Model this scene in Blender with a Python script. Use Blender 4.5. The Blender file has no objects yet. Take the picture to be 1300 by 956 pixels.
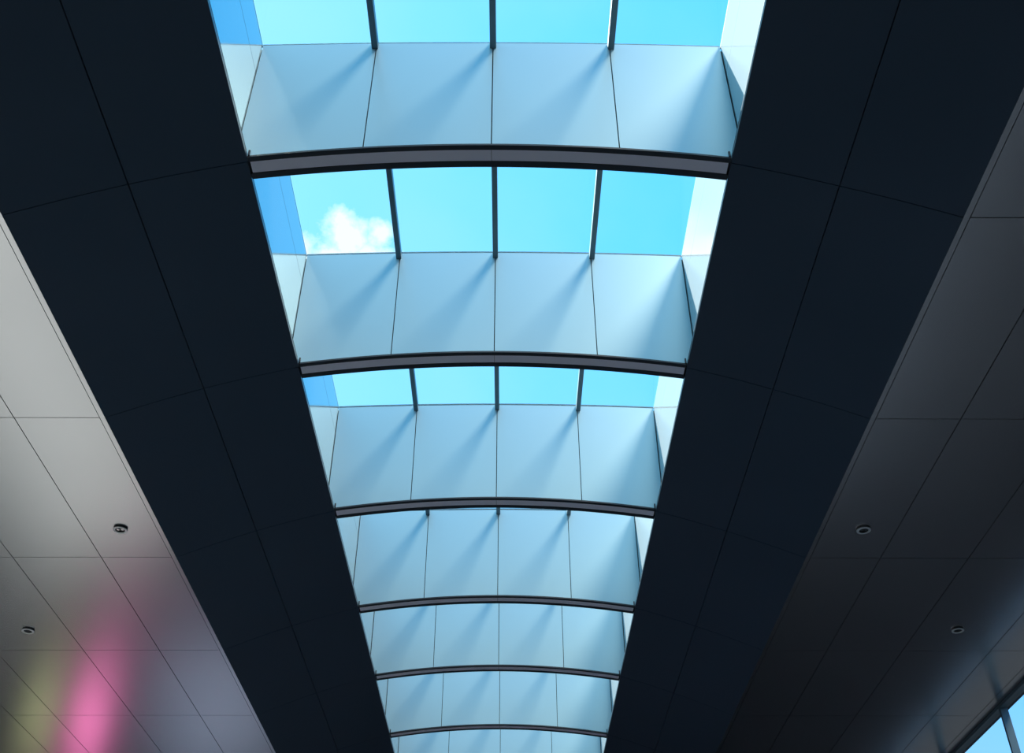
import bpy, bmesh, math
from mathutils import Vector, Matrix
C = bpy.context.scene.collection
SC = bpy.context.scene

# ------------------------------------------------------------------ camera
CAMZ = 1.6
S = 5.0                                    # light ceiling stands 5 m above the lens
PITCH, YAW, ROLL, FPX = 0.6867, 0.00518, 0.0014, 1338.7
cam = bpy.data.cameras.new('camera'); co = bpy.data.objects.new('camera', cam); C.objects.link(co)
cam.sensor_width = 36.0; cam.lens = FPX / 1300.0 * 36.0; cam.shift_y = -45.0 / 1300.0
cam.clip_start = 0.05; cam.clip_end = 500
F = Vector((math.cos(PITCH) * math.sin(YAW), math.cos(PITCH) * math.cos(YAW), math.sin(PITCH)))
Rt = Vector((math.cos(YAW), -math.sin(YAW), 0)); Up = Rt.cross(F)
R2 = Rt * math.cos(ROLL) - Up * math.sin(ROLL); U2 = Rt * math.sin(ROLL) + Up * math.cos(ROLL)
M = Matrix((R2, U2, -F)).transposed().to_4x4(); M.translation = Vector((0.127, 0, CAMZ))
co.matrix_world = M
SC.camera = co

# ------------------------------------------------------------------ exposure, sky, sun
SC.view_settings.view_transform = 'Standard'; SC.view_settings.look = 'None'
SC.view_settings.gamma = 1.0; SC.view_settings.use_curve_mapping = False
SC.view_settings.exposure = 0.0
try:
    SC.cycles.use_denoising = True
    SC.cycles.max_bounces = 10; SC.cycles.diffuse_bounces = 6; SC.cycles.glossy_bounces = 5
    SC.cycles.transparent_max_bounces = 16
    SC.cycles.caustics_reflective = False; SC.cycles.caustics_refractive = False
    SC.cycles.sample_clamp_indirect = 6.0
except Exception:
    pass

def world():
    w = bpy.data.worlds.new('sky'); SC.world = w; w.use_nodes = True
    nt = w.node_tree; nt.nodes.clear(); N = nt.nodes; L = nt.links
    def node(t, **k):
        n = N.new(t)
        for a, b in k.items(): setattr(n, a, b)
        return n
    def m(op, a, b=None, clamp=False):
        n = node('ShaderNodeMath', operation=op); n.use_clamp = clamp
        for i, v in enumerate((a, b)):
            if v is None: continue
            if isinstance(v, (int, float)): n.inputs[i].default_value = v
            else: L.new(v, n.inputs[i])
        return n.outputs[0]
    def mix(f, a, b):
        n = node('ShaderNodeMix', data_type='RGBA')
        if isinstance(f, (int, float)): n.inputs[0].default_value = f
        else: L.new(f, n.inputs[0])
        for i, v in ((6, a), (7, b)):
            if isinstance(v, tuple): n.inputs[i].default_value = (*v, 1)
            else: L.new(v, n.inputs[i])
        return n.outputs[2]
    tc = node('ShaderNodeTexCoord'); sep = node('ShaderNodeSeparateXYZ'); L.new(tc.outputs['Generated'], sep.inputs[0])
    x, y, z = sep.outputs
    fx = m('MULTIPLY_ADD', x, 1.6); N[-1].inputs[2].default_value = 0.5; N[-1].use_clamp = True
    up = mix(fx, SKY_LEFT, SKY_RIGHT)
    fz = m('MULTIPLY', z, 2.2, True)
    c = mix(fz, SKY_HORIZON, up)
    # soft high haze, very faint
    nz = node('ShaderNodeTexNoise'); nz.inputs['Scale'].default_value = 3.0; nz.inputs['Detail'].default_value = 4
    L.new(tc.outputs['Generated'], nz.inputs['Vector'])
    hz = m('MULTIPLY', m('SUBTRACT', nz.outputs['Fac'], 0.45, True), 0.5)
    c = mix(hz, c, (0.9, 1.1, 1.15))
    # the cumulus that stands beyond the second skylight
    n2 = node('ShaderNodeTexNoise'); n2.inputs['Scale'].default_value = 34.0; n2.inputs['Detail'].default_value = 6
    n2.inputs['Roughness'].default_value = 0.6
    L.new(tc.outputs['Generated'], n2.inputs['Vector'])
    acc = None
    for (dx, dy, dz, r) in CLOUDS:
        v = Vector((dx, dy, dz)).normalized()
        d = node('ShaderNodeVectorMath', operation='DISTANCE'); L.new(tc.outputs['Generated'], d.inputs[0]); d.inputs[1].default_value = v
        e = m('SUBTRACT', r, d.outputs['Value'])
        acc = e if acc is None else m('MAXIMUM', acc, e)
    e = m('ADD', acc, m('MULTIPLY', m('SUBTRACT', n2.outputs['Fac'], 0.5), 0.05))
    cm = m('MULTIPLY', e, 75.0, True)
    c = mix(cm, c, (1.05, 1.25, 1.3))
    # ground beyond the building
    g = m('MULTIPLY', m('MULTIPLY', z, -1.0), 20.0, True)
    c = mix(g, c, (0.10, 0.11, 0.12))
    bg = node('ShaderNodeBackground'); L.new(c, bg.inputs[0]); bg.inputs[1].default_value = 1.0
    out = node('ShaderNodeOutputWorld'); L.new(bg.outputs[0], out.inputs[0])

SKY_LEFT = (0.40, 1.0, 1.35)
SKY_RIGHT = (0.05, 0.74, 1.6)
SKY_HORIZON = (0.80, 1.0, 1.30)
CLOUDS = [(-0.1862, 0.705, 0.674, .020), (-0.152, 0.692, 0.692, .026), (-0.165, 0.715, 0.672, .032), (-0.128, 0.71, 0.678, .020),
          (-0.20, 0.70, 0.676, .030), (-0.116, 0.70, 0.70, .018), (-0.112, 0.715, 0.684, .020), (-0.225, 0.69, 0.68, .035), (-0.14, 0.73, 0.66, .03)]
world()

SUN_TRAVEL = Vector((0.6, -0.285, -1.0))
sl = bpy.data.lights.new('sun', 'SUN'); sl.energy = 40.0; sl.angle = math.radians(0.6); sl.color = (1.0, 0.97, 0.9)
so = bpy.data.objects.new('sun', sl); C.objects.link(so)
so.rotation_euler = SUN_TRAVEL.to_track_quat('-Z', 'Y').to_euler()

# soft warm helper sun, added to streak the end panels below the mullions
sl2 = bpy.data.lights.new('streak_helper_sun', 'SUN'); sl2.energy = 2.0; sl2.angle = math.radians(14); sl2.color = (1.0, 0.85, 0.64)
so2 = bpy.data.objects.new('streak_helper_sun', sl2); C.objects.link(so2)
so2.rotation_euler = Vector((-0.55, 1.0, -1.0)).to_track_quat('-Z', 'Y').to_euler()

# ------------------------------------------------------------------ materials
def mat(name, col, rough=0.5, metal=0.0, spec=0.5, noise=0.0, coat=0.0, scale=3.0, rnoise=0.0):
    m = bpy.data.materials.new(name); m.use_nodes = True; nt = m.node_tree; b = nt.nodes['Principled BSDF']
    b.inputs['Base Color'].default_value = (*col, 1); b.inputs['Roughness'].default_value = rough
    b.inputs['Metallic'].default_value = metal; b.inputs['Specular IOR Level'].default_value = spec
    b.inputs['Coat Weight'].default_value = coat; b.inputs['Coat Roughness'].default_value = 0.08
    if noise or rnoise:
        tc = nt.nodes.new('ShaderNodeTexCoord'); nz = nt.nodes.new('ShaderNodeTexNoise')
        nz.inputs['Scale'].default_value = scale; nz.inputs['Detail'].default_value = 3
        nt.links.new(tc.outputs['Object'], nz.inputs['Vector'])
    if noise:
        mx = nt.nodes.new('ShaderNodeMix'); mx.data_type = 'RGBA'
        mx.inputs[6].default_value = (*[c * (1 - noise) for c in col], 1); mx.inputs[7].default_value = (*[min(1, c * (1 + noise)) for c in col], 1)
        nt.links.new(nz.outputs['Fac'], mx.inputs[0]); nt.links.new(mx.outputs[2], b.inputs['Base Color'])
    if rnoise:
        mr = nt.nodes.new('ShaderNodeMapRange'); mr.inputs['To Min'].default_value = rough - rnoise; mr.inputs['To Max'].default_value = rough + rnoise
        nt.links.new(nz.outputs['Fac'], mr.inputs['Value']); nt.links.new(mr.outputs[0], b.inputs['Roughness'])
    return m

def glass(name, tint, refl=0.06):
    m = bpy.data.materials.new(name); m.use_nodes = True; nt = m.node_tree; nt.nodes.clear()
    t = nt.nodes.new('ShaderNodeBsdfTransparent'); t.inputs[0].default_value = (*tint, 1)
    g = nt.nodes.new('ShaderNodeBsdfGlossy'); g.inputs['Roughness'].default_value = 0.02
    fr = nt.nodes.new('ShaderNodeFresnel'); fr.inputs[0].default_value = 1.4
    mx = nt.nodes.new('ShaderNodeMixShader'); o = nt.nodes.new('ShaderNodeOutputMaterial')
    ge = nt.nodes.new('ShaderNodeNewGeometry'); ma = nt.nodes.new('ShaderNodeMath'); ma.operation = 'MULTIPLY_ADD'
    ma.inputs[1].default_value = -1.0; ma.inputs[2].default_value = 1.0; mb = nt.nodes.new('ShaderNodeMath'); mb.operation = 'MULTIPLY'
    nt.links.new(ge.outputs['Backfacing'], ma.inputs[0]); nt.links.new(ma.outputs[0], mb.inputs[0]); nt.links.new(fr.outputs[0], mb.inputs[1])
    nt.links.new(mb.outputs[0], mx.inputs[0]); nt.links.new(t.outputs[0], mx.inputs[1]); nt.links.new(g.outputs[0], mx.inputs[2])
    nt.links.new(mx.outputs[0], o.inputs[0])
    return m

def frosted(name, col):
    m = bpy.data.materials.new(name); m.use_nodes = True; nt = m.node_tree; nt.nodes.clear()
    t = nt.nodes.new('ShaderNodeBsdfTranslucent'); t.inputs[0].default_value = (*col, 1)
    o = nt.nodes.new('ShaderNodeOutputMaterial'); nt.links.new(t.outputs[0], o.inputs[0]); return m

M_LIGHT = mat('satin_light_panel', (0.60, 0.61, 0.635), 0.25, 0.93, noise=0.05, scale=0.6, rnoise=0.0)
M_DARK = mat('charcoal_panel', (0.047, 0.068, 0.103), 0.32, 0.0, 0.5, noise=0.12, scale=0.8, rnoise=0.05)
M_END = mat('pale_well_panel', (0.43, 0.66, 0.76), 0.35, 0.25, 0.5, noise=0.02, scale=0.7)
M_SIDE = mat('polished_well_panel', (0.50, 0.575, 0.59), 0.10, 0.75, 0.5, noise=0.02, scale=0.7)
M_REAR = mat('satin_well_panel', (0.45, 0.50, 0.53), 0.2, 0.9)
M_SEAM = mat('seam_black', (0.012, 0.014, 0.018), 0.7)
M_FLANGE = mat('dark_flange', (0.022, 0.030, 0.042), 0.45)
M_SOFFIT = mat('mauve_grey_soffit', (0.84, 0.84, 0.97), 0.45, 0.0, noise=0.04)
M_MULL = mat('mullion_grey', (0.10, 0.17, 0.21), 0.4, 0.3)
M_GLASS = glass('roof_glass', (0.97, 0.99, 1.0))
M_WGLASS = glass('window_glass', (0.53, 0.54, 0.54)); M_CLEAR = glass('clear_window_glass', (0.95, 0.97, 0.98))
M_BLUEG = glass('blue_tinted_glass', (0.38, 0.42, 0.50)); M_PINK = frosted('added_pink_pane', (0.75, 0.16, 0.40)); M_YEL = frosted('added_yellow_pane', (0.15, 0.165, 0.08))  # for unseen panes added to tint and lighten the left ceiling
M_FLOOR = mat('floor_stone', (0.33, 0.33, 0.33), 0.35, noise=0.08, scale=1.2)
M_FLOORD = mat('floor_dark_low_bounce', (0.04, 0.052, 0.07), 0.5, noise=0.08, scale=1.2)  # unseen floor made dark so its sun patches barely light the ceiling
M_WALL = mat('wall_grey', (0.025, 0.038, 0.055), 0.6, noise=0.05)
M_TRIMRING = mat('downlight_ring', (0.80, 0.82, 0.85), 0.35, 0.3)
M_HOLE = mat('downlight_black', (0.008, 0.009, 0.011), 0.6)
M_LAMP = mat('downlight_lens', (0.5, 0.52, 0.55), 0.15, 0.9)

# ------------------------------------------------------------------ helpers
def obj(name, bm, m, parent=None):
    me = bpy.data.meshes.new(name); bmesh.ops.recalc_face_normals(bm, faces=bm.faces); bm.to_mesh(me); bm.free()
    me.materials.append(m); o = bpy.data.objects.new(name, me); C.objects.link(o)
    if parent is not None: o.parent = parent; o.location = -parent.location
    return o
def tag(o, label=None, cat=None, group=None, kind=None):
    for k, v in (('label', label), ('category', cat), ('group', group), ('kind', kind)):
        if v: o[k] = v
    return o
def empty(name, loc):
    o = bpy.data.objects.new(name, None); C.objects.link(o); o.location = Vector(loc); o.empty_display_size = .1; return o
def box(bm, x0, x1, y0, y1, z0, z1, bev=0.0):
    vs = [bm.verts.new((x, y, z + 0.0)) for x in (x0, x1) for y in (y0, y1) for z in (z0, z1)]
    fs = [(0, 1, 3, 2), (4, 6, 7, 5), (0, 4, 5, 1), (2, 3, 7, 6), (0, 2, 6, 4), (1, 5, 7, 3)]
    fc = [bm.faces.new([vs[i] for i in f]) for f in fs]
    if bev:
        es = list({e for f in fc for e in f.edges})
        bmesh.ops.bevel(bm, geom=es, offset=bev, segments=1, affect='EDGES')
def B(*a, bev=0.0):
    bm = bmesh.new(); box(bm, *a, bev=bev); return bm
def slab(bm, x0, x1, y0, y1, zlo, zhi, n=1):
    """A slab whose under and upper side follow zlo(x) and zhi(x)."""
    ring = []
    for i in range(n + 1):
        x = x0 + (x1 - x0) * i / n
        ring.append([bm.verts.new((x, y0, zlo(x))), bm.verts.new((x, y1, zlo(x))), bm.verts.new((x, y1, zhi(x))), bm.verts.new((x, y0, zhi(x)))])
    for a, b in zip(ring, ring[1:]):
        for j in range(4):
            bm.faces.new((a[j], a[(j + 1) % 4], b[(j + 1) % 4], b[j]))
    bm.faces.new(ring[0]); bm.faces.new(ring[-1][::-1])
def SL(*a, n=1):
    bm = bmesh.new(); slab(bm, *a, n=n); return bm

# ------------------------------------------------------------------ measures
ZC = CAMZ + S                               # underside of the flat light ceiling: 6.6 m
D = {-1: 2.53, 0: 4.814, 1: 7.100, 2: 9.510, 3: 11.782, 4: 13.890, 5: 16.17, 6: 18.46, 7: 20.74}
SH = -0.0325                                # the ceiling's own middle line beside the skylight's
AE, AG, A1, A2, A3, A4 = 3.140, 3.185, 3.8875, 4.769, 5.80, 6.375
AS, AM = 1.657, 2.389
ZS, ZM, ZR = CAMZ + 5.529, CAMZ + 5.300, CAMZ + 5.662
AW = 1.738
ZT, ZTC = CAMZ + 6.805, CAMZ + 6.847
B1, B2, B3, B4 = -0.041, 0.002, 0.107, 0.158
PC, PX = 0.011, 0.884
XL, XR, YB, YF = -10.0, 6.47, -3.0, 42.0
G = 0.004
arch = lambda x: ZR + (ZS - ZR) * (x / AS) ** 2
top = lambda x: ZTC + (ZT - ZTC) * (x / AW) ** 2
def dark_z(a):                              # a: distance from the middle line; through edge, mid joint and opening
    xs = (AE, AM, AS); zs = (ZC, ZM, ZS); r = 0
    for i in range(3):
        t = zs[i]
        for j in range(3):
            if j != i: t *= (a - xs[j]) / (xs[i] - xs[j])
        r += t
    return r

# ------------------------------------------------------------------ the room
tag(obj('floor', B(XL, 2.2, YB, 37.0, -0.2, 0), M_FLOOR), kind='structure')
tag(obj('floor_front', B(XL, 2.2, 37.0, YF, -0.2, 0), M_FLOORD), kind='structure')
tag(obj('floor_right', B(2.2, XR, YB, YF, -0.2, 0), M_FLOORD), kind='structure')
tag(obj('wall_back', B(XL, XR, YB - .2, YB, 0, ZC + 1.3), M_WALL), kind='structure')
tag(obj('wall_front', B(XL, XR, YF, YF + .2, 0, ZC + 1.3), M_WALL), kind='structure')
# left wall: glazed below 2.8 m, solid above
bm = bmesh.new(); GL = 6.2; GY0, GY1 = -2.0, 21.6
box(bm, XL - .2, XL, YB, YF, GL, ZC + .2)
box(bm, XL - .2, XL, YB, GY0, 0, GL); box(bm, XL - .2, XL, GY1, 22.0, 0, GL); box(bm, XL - .2, XL, 24.0, 24.6, 0, GL); box(bm, XL - .2, XL, 27.0, 28.0, 0, GL); box(bm, XL - .2, XL, 36.0, YF, 0, GL)
box(bm, XL - .2, XL, 22.0, 24.0, 0, 2.5); box(bm, XL - .2, XL, 22.0, 24.0, 3.8, GL); box(bm, XL - .2, XL, 24.6, 27.0, 0, 1.6); box(bm, XL - .2, XL, 24.6, 27.0, 3.0, GL)
tag(obj('wall_left', bm, M_WALL), kind='structure')
def window(n, x, y0, y1, z0, z1, gm, step):
    w = tag(empty('window_%d' % n, (x, (y0 + y1) / 2, z0)), kind='structure')
    if gm in (M_PINK, M_YEL):                  # one translucent sheet, added to colour the ceiling's reflection
        pb = bmesh.new(); pb.faces.new([pb.verts.new(v) for v in ((x, y0 + .04, z0 + .04), (x, y1 - .04, z0 + .04), (x, y1 - .04, z1 - .04), (x, y0 + .04, z1 - .04))])
        obj('glass_pane', pb, gm, w)
    else:
        obj('glass_pane', B(x - .01, x + .01, y0 + .04, y1 - .04, z0 + .04, z1 - .04), gm, w)
    fb = bmesh.new(); box(fb, x - .05, x + .05, y0, y1, z0, z0 + .04); box(fb, x - .05, x + .05, y0, y1, z1 - .04, z1)
    k = max(1, round((y1 - y0) / step))
    for i in range(k + 1):
        yy = y0 + (y1 - y0 - .04) * i / k; box(fb, x - .05, x + .05, yy, yy + .04, z0 + .04, z1 - .04)
    obj('window_frame', fb, M_MULL, w)
window(1, XL - .1, GY0, GY1, 0, GL, M_WGLASS, 2.5)
window(2, XL - .1, 22.0, 24.0, 2.5, 3.8, M_YEL, 2.0)  # unseen, added for the yellow glow mirrored in the left ceiling
window(3, XL - .1, 24.6, 27.0, 1.6, 3.0, M_PINK, 2.4)  # unseen, added for the pink glow mirrored in the left ceiling
window(5, XL - .1, 28.0, 36.0, 0, GL, M_BLUEG, 2.0)  # unseen, added to sunlight the far floor and lift the left ceiling
# right wall: a clerestory ribbon under the ceiling
WZ0, WZ1, WY0, WY1 = 5.75, ZC - 0.005, 11.2, 34.0
bm = bmesh.new()
box(bm, XR, XR + .2, YB, YF, 0, WZ0); box(bm, XR, XR + .2, YB, WY0, WZ0, ZC + .2); box(bm, XR, XR + .2, WY1, YF, WZ0, ZC + .2); box(bm, XR, XR + .2, WY0, WY1, WZ1, ZC + .2)
tag(obj('wall_right', bm, M_WALL), kind='structure')
window(4, XR + .055, WY0, WY1, WZ0, WZ1, M_CLEAR, 2.28)

# flat light ceilings: panels with shadow gaps under a dark backing board
ROWS = [-3.0] + [D[k] for k in range(-1, 8)] + [23.0, 25.3, 27.6, 32.0, 37.0, YF]
def flat_ceiling(side):
    s = -1 if side == 'left' else 1
    o = tag(empty('ceiling_' + side, (s * 5.0, 10, ZC)), kind='structure')
    cols = [AG, A1, A2, A3, A4]
    cols += [7.2, 8.1, 9.0, -XL + SH * 1] if side == 'left' else []
    for a, b in zip(cols, cols[1:]):
        for y0, y1 in zip(ROWS, ROWS[1:]):
            x0, x1 = sorted((s * (a + G) + SH, s * (b - G) + SH))
            obj('ceiling_panel', B(x0, x1, y0 + G, y1 - G, ZC, ZC + .025), M_LIGHT, o)
    x0, x1 = sorted((s * AE + SH, s * (AG - G) + SH))
    obj('edge_trim', B(x0, x1, YB, YF, ZC - .004, ZC + .03), M_LIGHT, o)
    if side == 'right':
        obj('edge_trim', B(A4 + G + SH, XR, YB, YF, ZC, ZC + .025), M_LIGHT, o)
    x0, x1 = sorted((s * (AE + .01) + SH, XL - .2 if s < 0 else XR + .2))
    obj('backing_board', B(x0, x1, YB, YF, ZC + .032, ZC + .15), M_SEAM, o)
flat_ceiling('left'); flat_ceiling('right')
# plain charcoal ceiling behind the camera and beyond the last skylight
bm = bmesh.new()
slab(bm, -AS, AS, YB, D[-1] - .05, arch, lambda x: arch(x) + .1, 12)
tag(obj('ceiling_rear', bm, M_DARK), kind='structure')
bm = bmesh.new()
slab(bm, -AS, AS, D[6], YF, arch, lambda x: arch(x) + .1, 12)
tag(obj('ceiling_far', bm, M_DARK), kind='structure')

# ------------------------------------------------------------------ charcoal curved bands
def dark_band(side, label):
    s = -1 if side == 'left' else 1
    o = tag(empty('curved_ceiling_band', (s * AM + SH, 10, ZM)), label, 'ceiling band', 'curved charcoal bands beside the skylights')
    off = lambda a: SH * (a - AS) / (AM - AS) if a < AM else SH       # the opening itself is centred
    rows = [YB] + [D[k] for k in range(-1, 8)] + [25.3, 32, YF]
    for a, b, n in ((AS, AM, 12), (AM, AE, 12)):
        for y0, y1 in zip(rows, rows[1:]):
            bm = bmesh.new(); ring = []
            for i in range(n + 1):
                aa = a + (b - a) * i / n
                if i == 0 and a == AM: aa += G
                if i == n and b == AM: aa -= G
                x = s * aa + off(aa); z = dark_z(aa); ya, yb = y0 + G * .8, y1 - G * .8
                ring.append([bm.verts.new((x, ya, z)), bm.verts.new((x, yb, z)), bm.verts.new((x, yb, z + .03)), bm.verts.new((x, ya, z + .03))])
            for p, q in zip(ring, ring[1:]):
                for j in range(4): bm.faces.new((p[j], p[(j + 1) % 4], q[(j + 1) % 4], q[j]))
            bm.faces.new(ring[0]); bm.faces.new(ring[-1][::-1])
            obj('ceiling_panel', bm, M_DARK, o)
    bm = bmesh.new(); ring = []
    for i in range(17):
        aa = AS + .012 + (AE - AS - .012) * i / 16; x = s * aa + off(aa); z = dark_z(aa) + .032
        ring.append([bm.verts.new((x, YB, z)), bm.verts.new((x, YF, z)), bm.verts.new((x, YF, z + .05)), bm.verts.new((x, YB, z + .05))])
    for p, q in zip(ring, ring[1:]):
        for j in range(4): bm.faces.new((p[j], p[(j + 1) % 4], q[(j + 1) % 4], q[j]))
    bm.faces.new(ring[0]); bm.faces.new(ring[-1][::-1])
    obj('backing_board', bm, M_SEAM, o)
    return o
dark_band('left', 'curved charcoal panelled ceiling band between the skylights and the bright grey left ceiling')
dark_band('right', 'curved charcoal panelled ceiling band between the skylights and the dim right ceiling')

# ------------------------------------------------------------------ skylights
NTH = {0: 'topmost skylight, cut by the frame, clear cyan sky through four panes',
       1: 'second skylight from the top, with a white cloud in its left pane',
       2: 'third skylight from the top, with a shallow band of cloudless cyan sky',
       3: 'fourth skylight from the top, showing only a thin sliver of sky above its end wall',
       4: 'fifth skylight from the top, pale blue end wall and no sky showing',
       5: 'sixth skylight from the top, narrow blue strip under the fifth arched beam',
       6: 'seventh and farthest skylight, a blue strip at the bottom edge of the picture'}
def skylight(k):
    y0, y1 = D[k - 1] + B4, D[k] + B1
    o = tag(empty('skylight', (0, (y0 + y1) / 2, ZS)), NTH[k], 'skylight', 'skylights along the ceiling')
    seams = [-AW, PC - PX, PC, PC + PX, AW]
    lo = lambda x: arch(x) + .016
    for i in range(4):                                    # far end wall of four panels
        a = seams[i] + (G if i else .006); b = seams[i + 1] - (G if i < 3 else .006)
        obj('end_panel', SL(a, b, y1, y1 + .03, lo, top, n=8), M_END, o)
    obj('rear_wall', SL(-AW + .012, AW - .012, y0 - .03, y0, lo, top, n=24), M_REAR, o)
    zs = CAMZ + 6.475
    for s in (-1, 1):
        x0, x1 = sorted((s * AW, s * (AW + .03)))
        zb = ZS + .02
        obj('side_panel', B(x0, x1, y0, y1, zb, zs - G * .6), M_SIDE, o)
        obj('side_panel', B(x0, x1, y0, y1, zs + G * .6, ZT), M_SIDE, o)
        obj('wall_backing', B(*sorted((s * (AW + .032), s * (AW + .07))), y0 - .03, y1 + .03, zb - .05, ZT), M_SEAM, o)
    for s in (-1, 1):
        obj('sun_leak_strip', B(*sorted((s * (AW + .004), s * (AW + .07))), y0 - .03, y1 + .03, ZT + .018, ZT + .03), M_MULL, o)  # strip added to close the gap where sun leaked past the glass
    obj('corner_backing', SL(-AW - .03, AW + .03, y1 + .031, y1 + .05, lo, lambda x: top(x) - .01, n=16), M_SEAM, o)
    mx = [-AW] + [PC - .893, PC, PC + .893] + [AW]
    for x in mx[1:4]:
        z = top(x)
        obj('mullion', B(x - .024, x + .024, y0, y1, z - .07, z + .004, bev=.003), M_MULL, o)
    for a, b in zip(mx, mx[1:]):
        obj('glass_pane', SL(a + .01, b - .01, y0 - .01, y1 + .01, lambda x: top(x) + .006, lambda x: top(x) + .016, n=4), M_GLASS, o)
for k in range(0, 7): skylight(k)

# ------------------------------------------------------------------ arched beams
BL = {0: 'widest arched beam with mauve-grey underside, between the top skylight and the one with the cloud',
      1: 'second arched beam from the top, just below the skylight with the cloud',
      2: 'third arched beam from the top, above the thin sliver of sky',
      3: 'fourth arched beam from the top, below the thin sliver of sky',
      4: 'fifth arched beam from the top, thin, between the fifth and sixth skylights',
      5: 'farthest and thinnest arched beam, near the bottom edge of the picture'}
def beam(k):
    d = D[k]
    o = tag(empty('arched_beam', (0, d, ZS)), BL[k], 'beam', 'arched beams between the skylights')
    e = AS - .004
    obj('flange', SL(-e, e, d + B1, d + B2, arch, lambda x: arch(x) + .015, n=32), M_FLANGE, o)
    obj('flange', SL(-e, e, d + B3, d + B4, arch, lambda x: arch(x) + .015, n=32), M_FLANGE, o)
    for a, b in ((-e + .012, PC - .0015), (PC + .0015, e - .012)):
        obj('soffit', SL(a, b, d + B2 + .001, d + B3 - .003, lambda x: arch(x) + .004, lambda x: arch(x) + .02, n=16), M_SOFFIT, o)
    obj('web', SL(-AW, AW, d + B1 + .052, d + B4 - .032, lambda x: arch(x) + .021, lambda x: top(x) - .02, n=16), M_SEAM, o)
    obj('top_cap', SL(-AW, AW, d + B1 + .012, d + B4 - .012, lambda x: top(x) + .017, lambda x: top(x) + .03, n=16), M_MULL, o)
    for s in (-1, 1):
        x = s * (AS - .014)
        obj('bracket', B(x - .006, x + .006, d + B1 - .012, d + B1, arch(x) + .012, arch(x) + .06), M_FLANGE, o)
for k in range(0, 6): beam(k)

# ------------------------------------------------------------------ downlights
def tube(bm, r0, r1, z0, z1, n=40):
    ring = []
    for i in range(n):
        c, s = math.cos(2 * math.pi * i / n), math.sin(2 * math.pi * i / n)
        ring.append([bm.verts.new((r * c, r * s, z)) for r, z in ((r0, z0), (r1, z0), (r1, z1), (r0, z1))])
    for i in range(n):
        p, q = ring[i], ring[(i + 1) % n]
        for j in range(4): bm.faces.new((p[j], p[(j + 1) % 4], q[(j + 1) % 4], q[j]))
def disc(bm, r, z0, z1, x=0, y=0, n=24):
    g = bmesh.ops.create_cone(bm, cap_ends=True, segments=n, radius1=r, radius2=r, depth=z1 - z0)
    bmesh.ops.translate(bm, verts=g['verts'], vec=(x, y, (z0 + z1) / 2))
def part(name, bm, m, parent):
    o = obj(name, bm, m); o.parent = parent; return o
def make_downlight():
    o = empty('downlight', (0, 0, ZC))
    bm = bmesh.new(); tube(bm, .046, .067, -.021, -.014); part('trim_ring', bm, M_TRIMRING, o)
    bm = bmesh.new(); tube(bm, .060, .064, -.014, 0); disc(bm, .060, -.006, 0); part('housing', bm, M_HOLE, o)
    for s in (-1, 1):
        bm = bmesh.new(); disc(bm, .0150, -.013, -.006, s * .021, 0); l = part('lamp', bm, M_LAMP, o)
    return o
def dup(r, loc):
    n = r.copy(); C.objects.link(n); n.location = loc
    for ch in list(r.children):
        c = ch.copy(); C.objects.link(c); c.parent = n
    return n
first = make_downlight()
for i, (x, y, lab) in enumerate((
        (-3.565, 8.931, 'round twin-lamp downlight in the bright left ceiling, close to the charcoal band'),
        (-5.244, 11.222, 'round twin-lamp downlight at the far left edge of the bright left ceiling'),
        (3.530, 8.922, 'round twin-lamp downlight in the dim right ceiling, close to the charcoal band'),
        (5.184, 11.192, 'round twin-lamp downlight in the dim right ceiling, near the window corner'))):
    d = first if i == 0 else dup(first, (0, 0, 0))
    d.location = (x, y, ZC)
    tag(d, lab, 'ceiling light', 'recessed downlights in the flat ceilings')
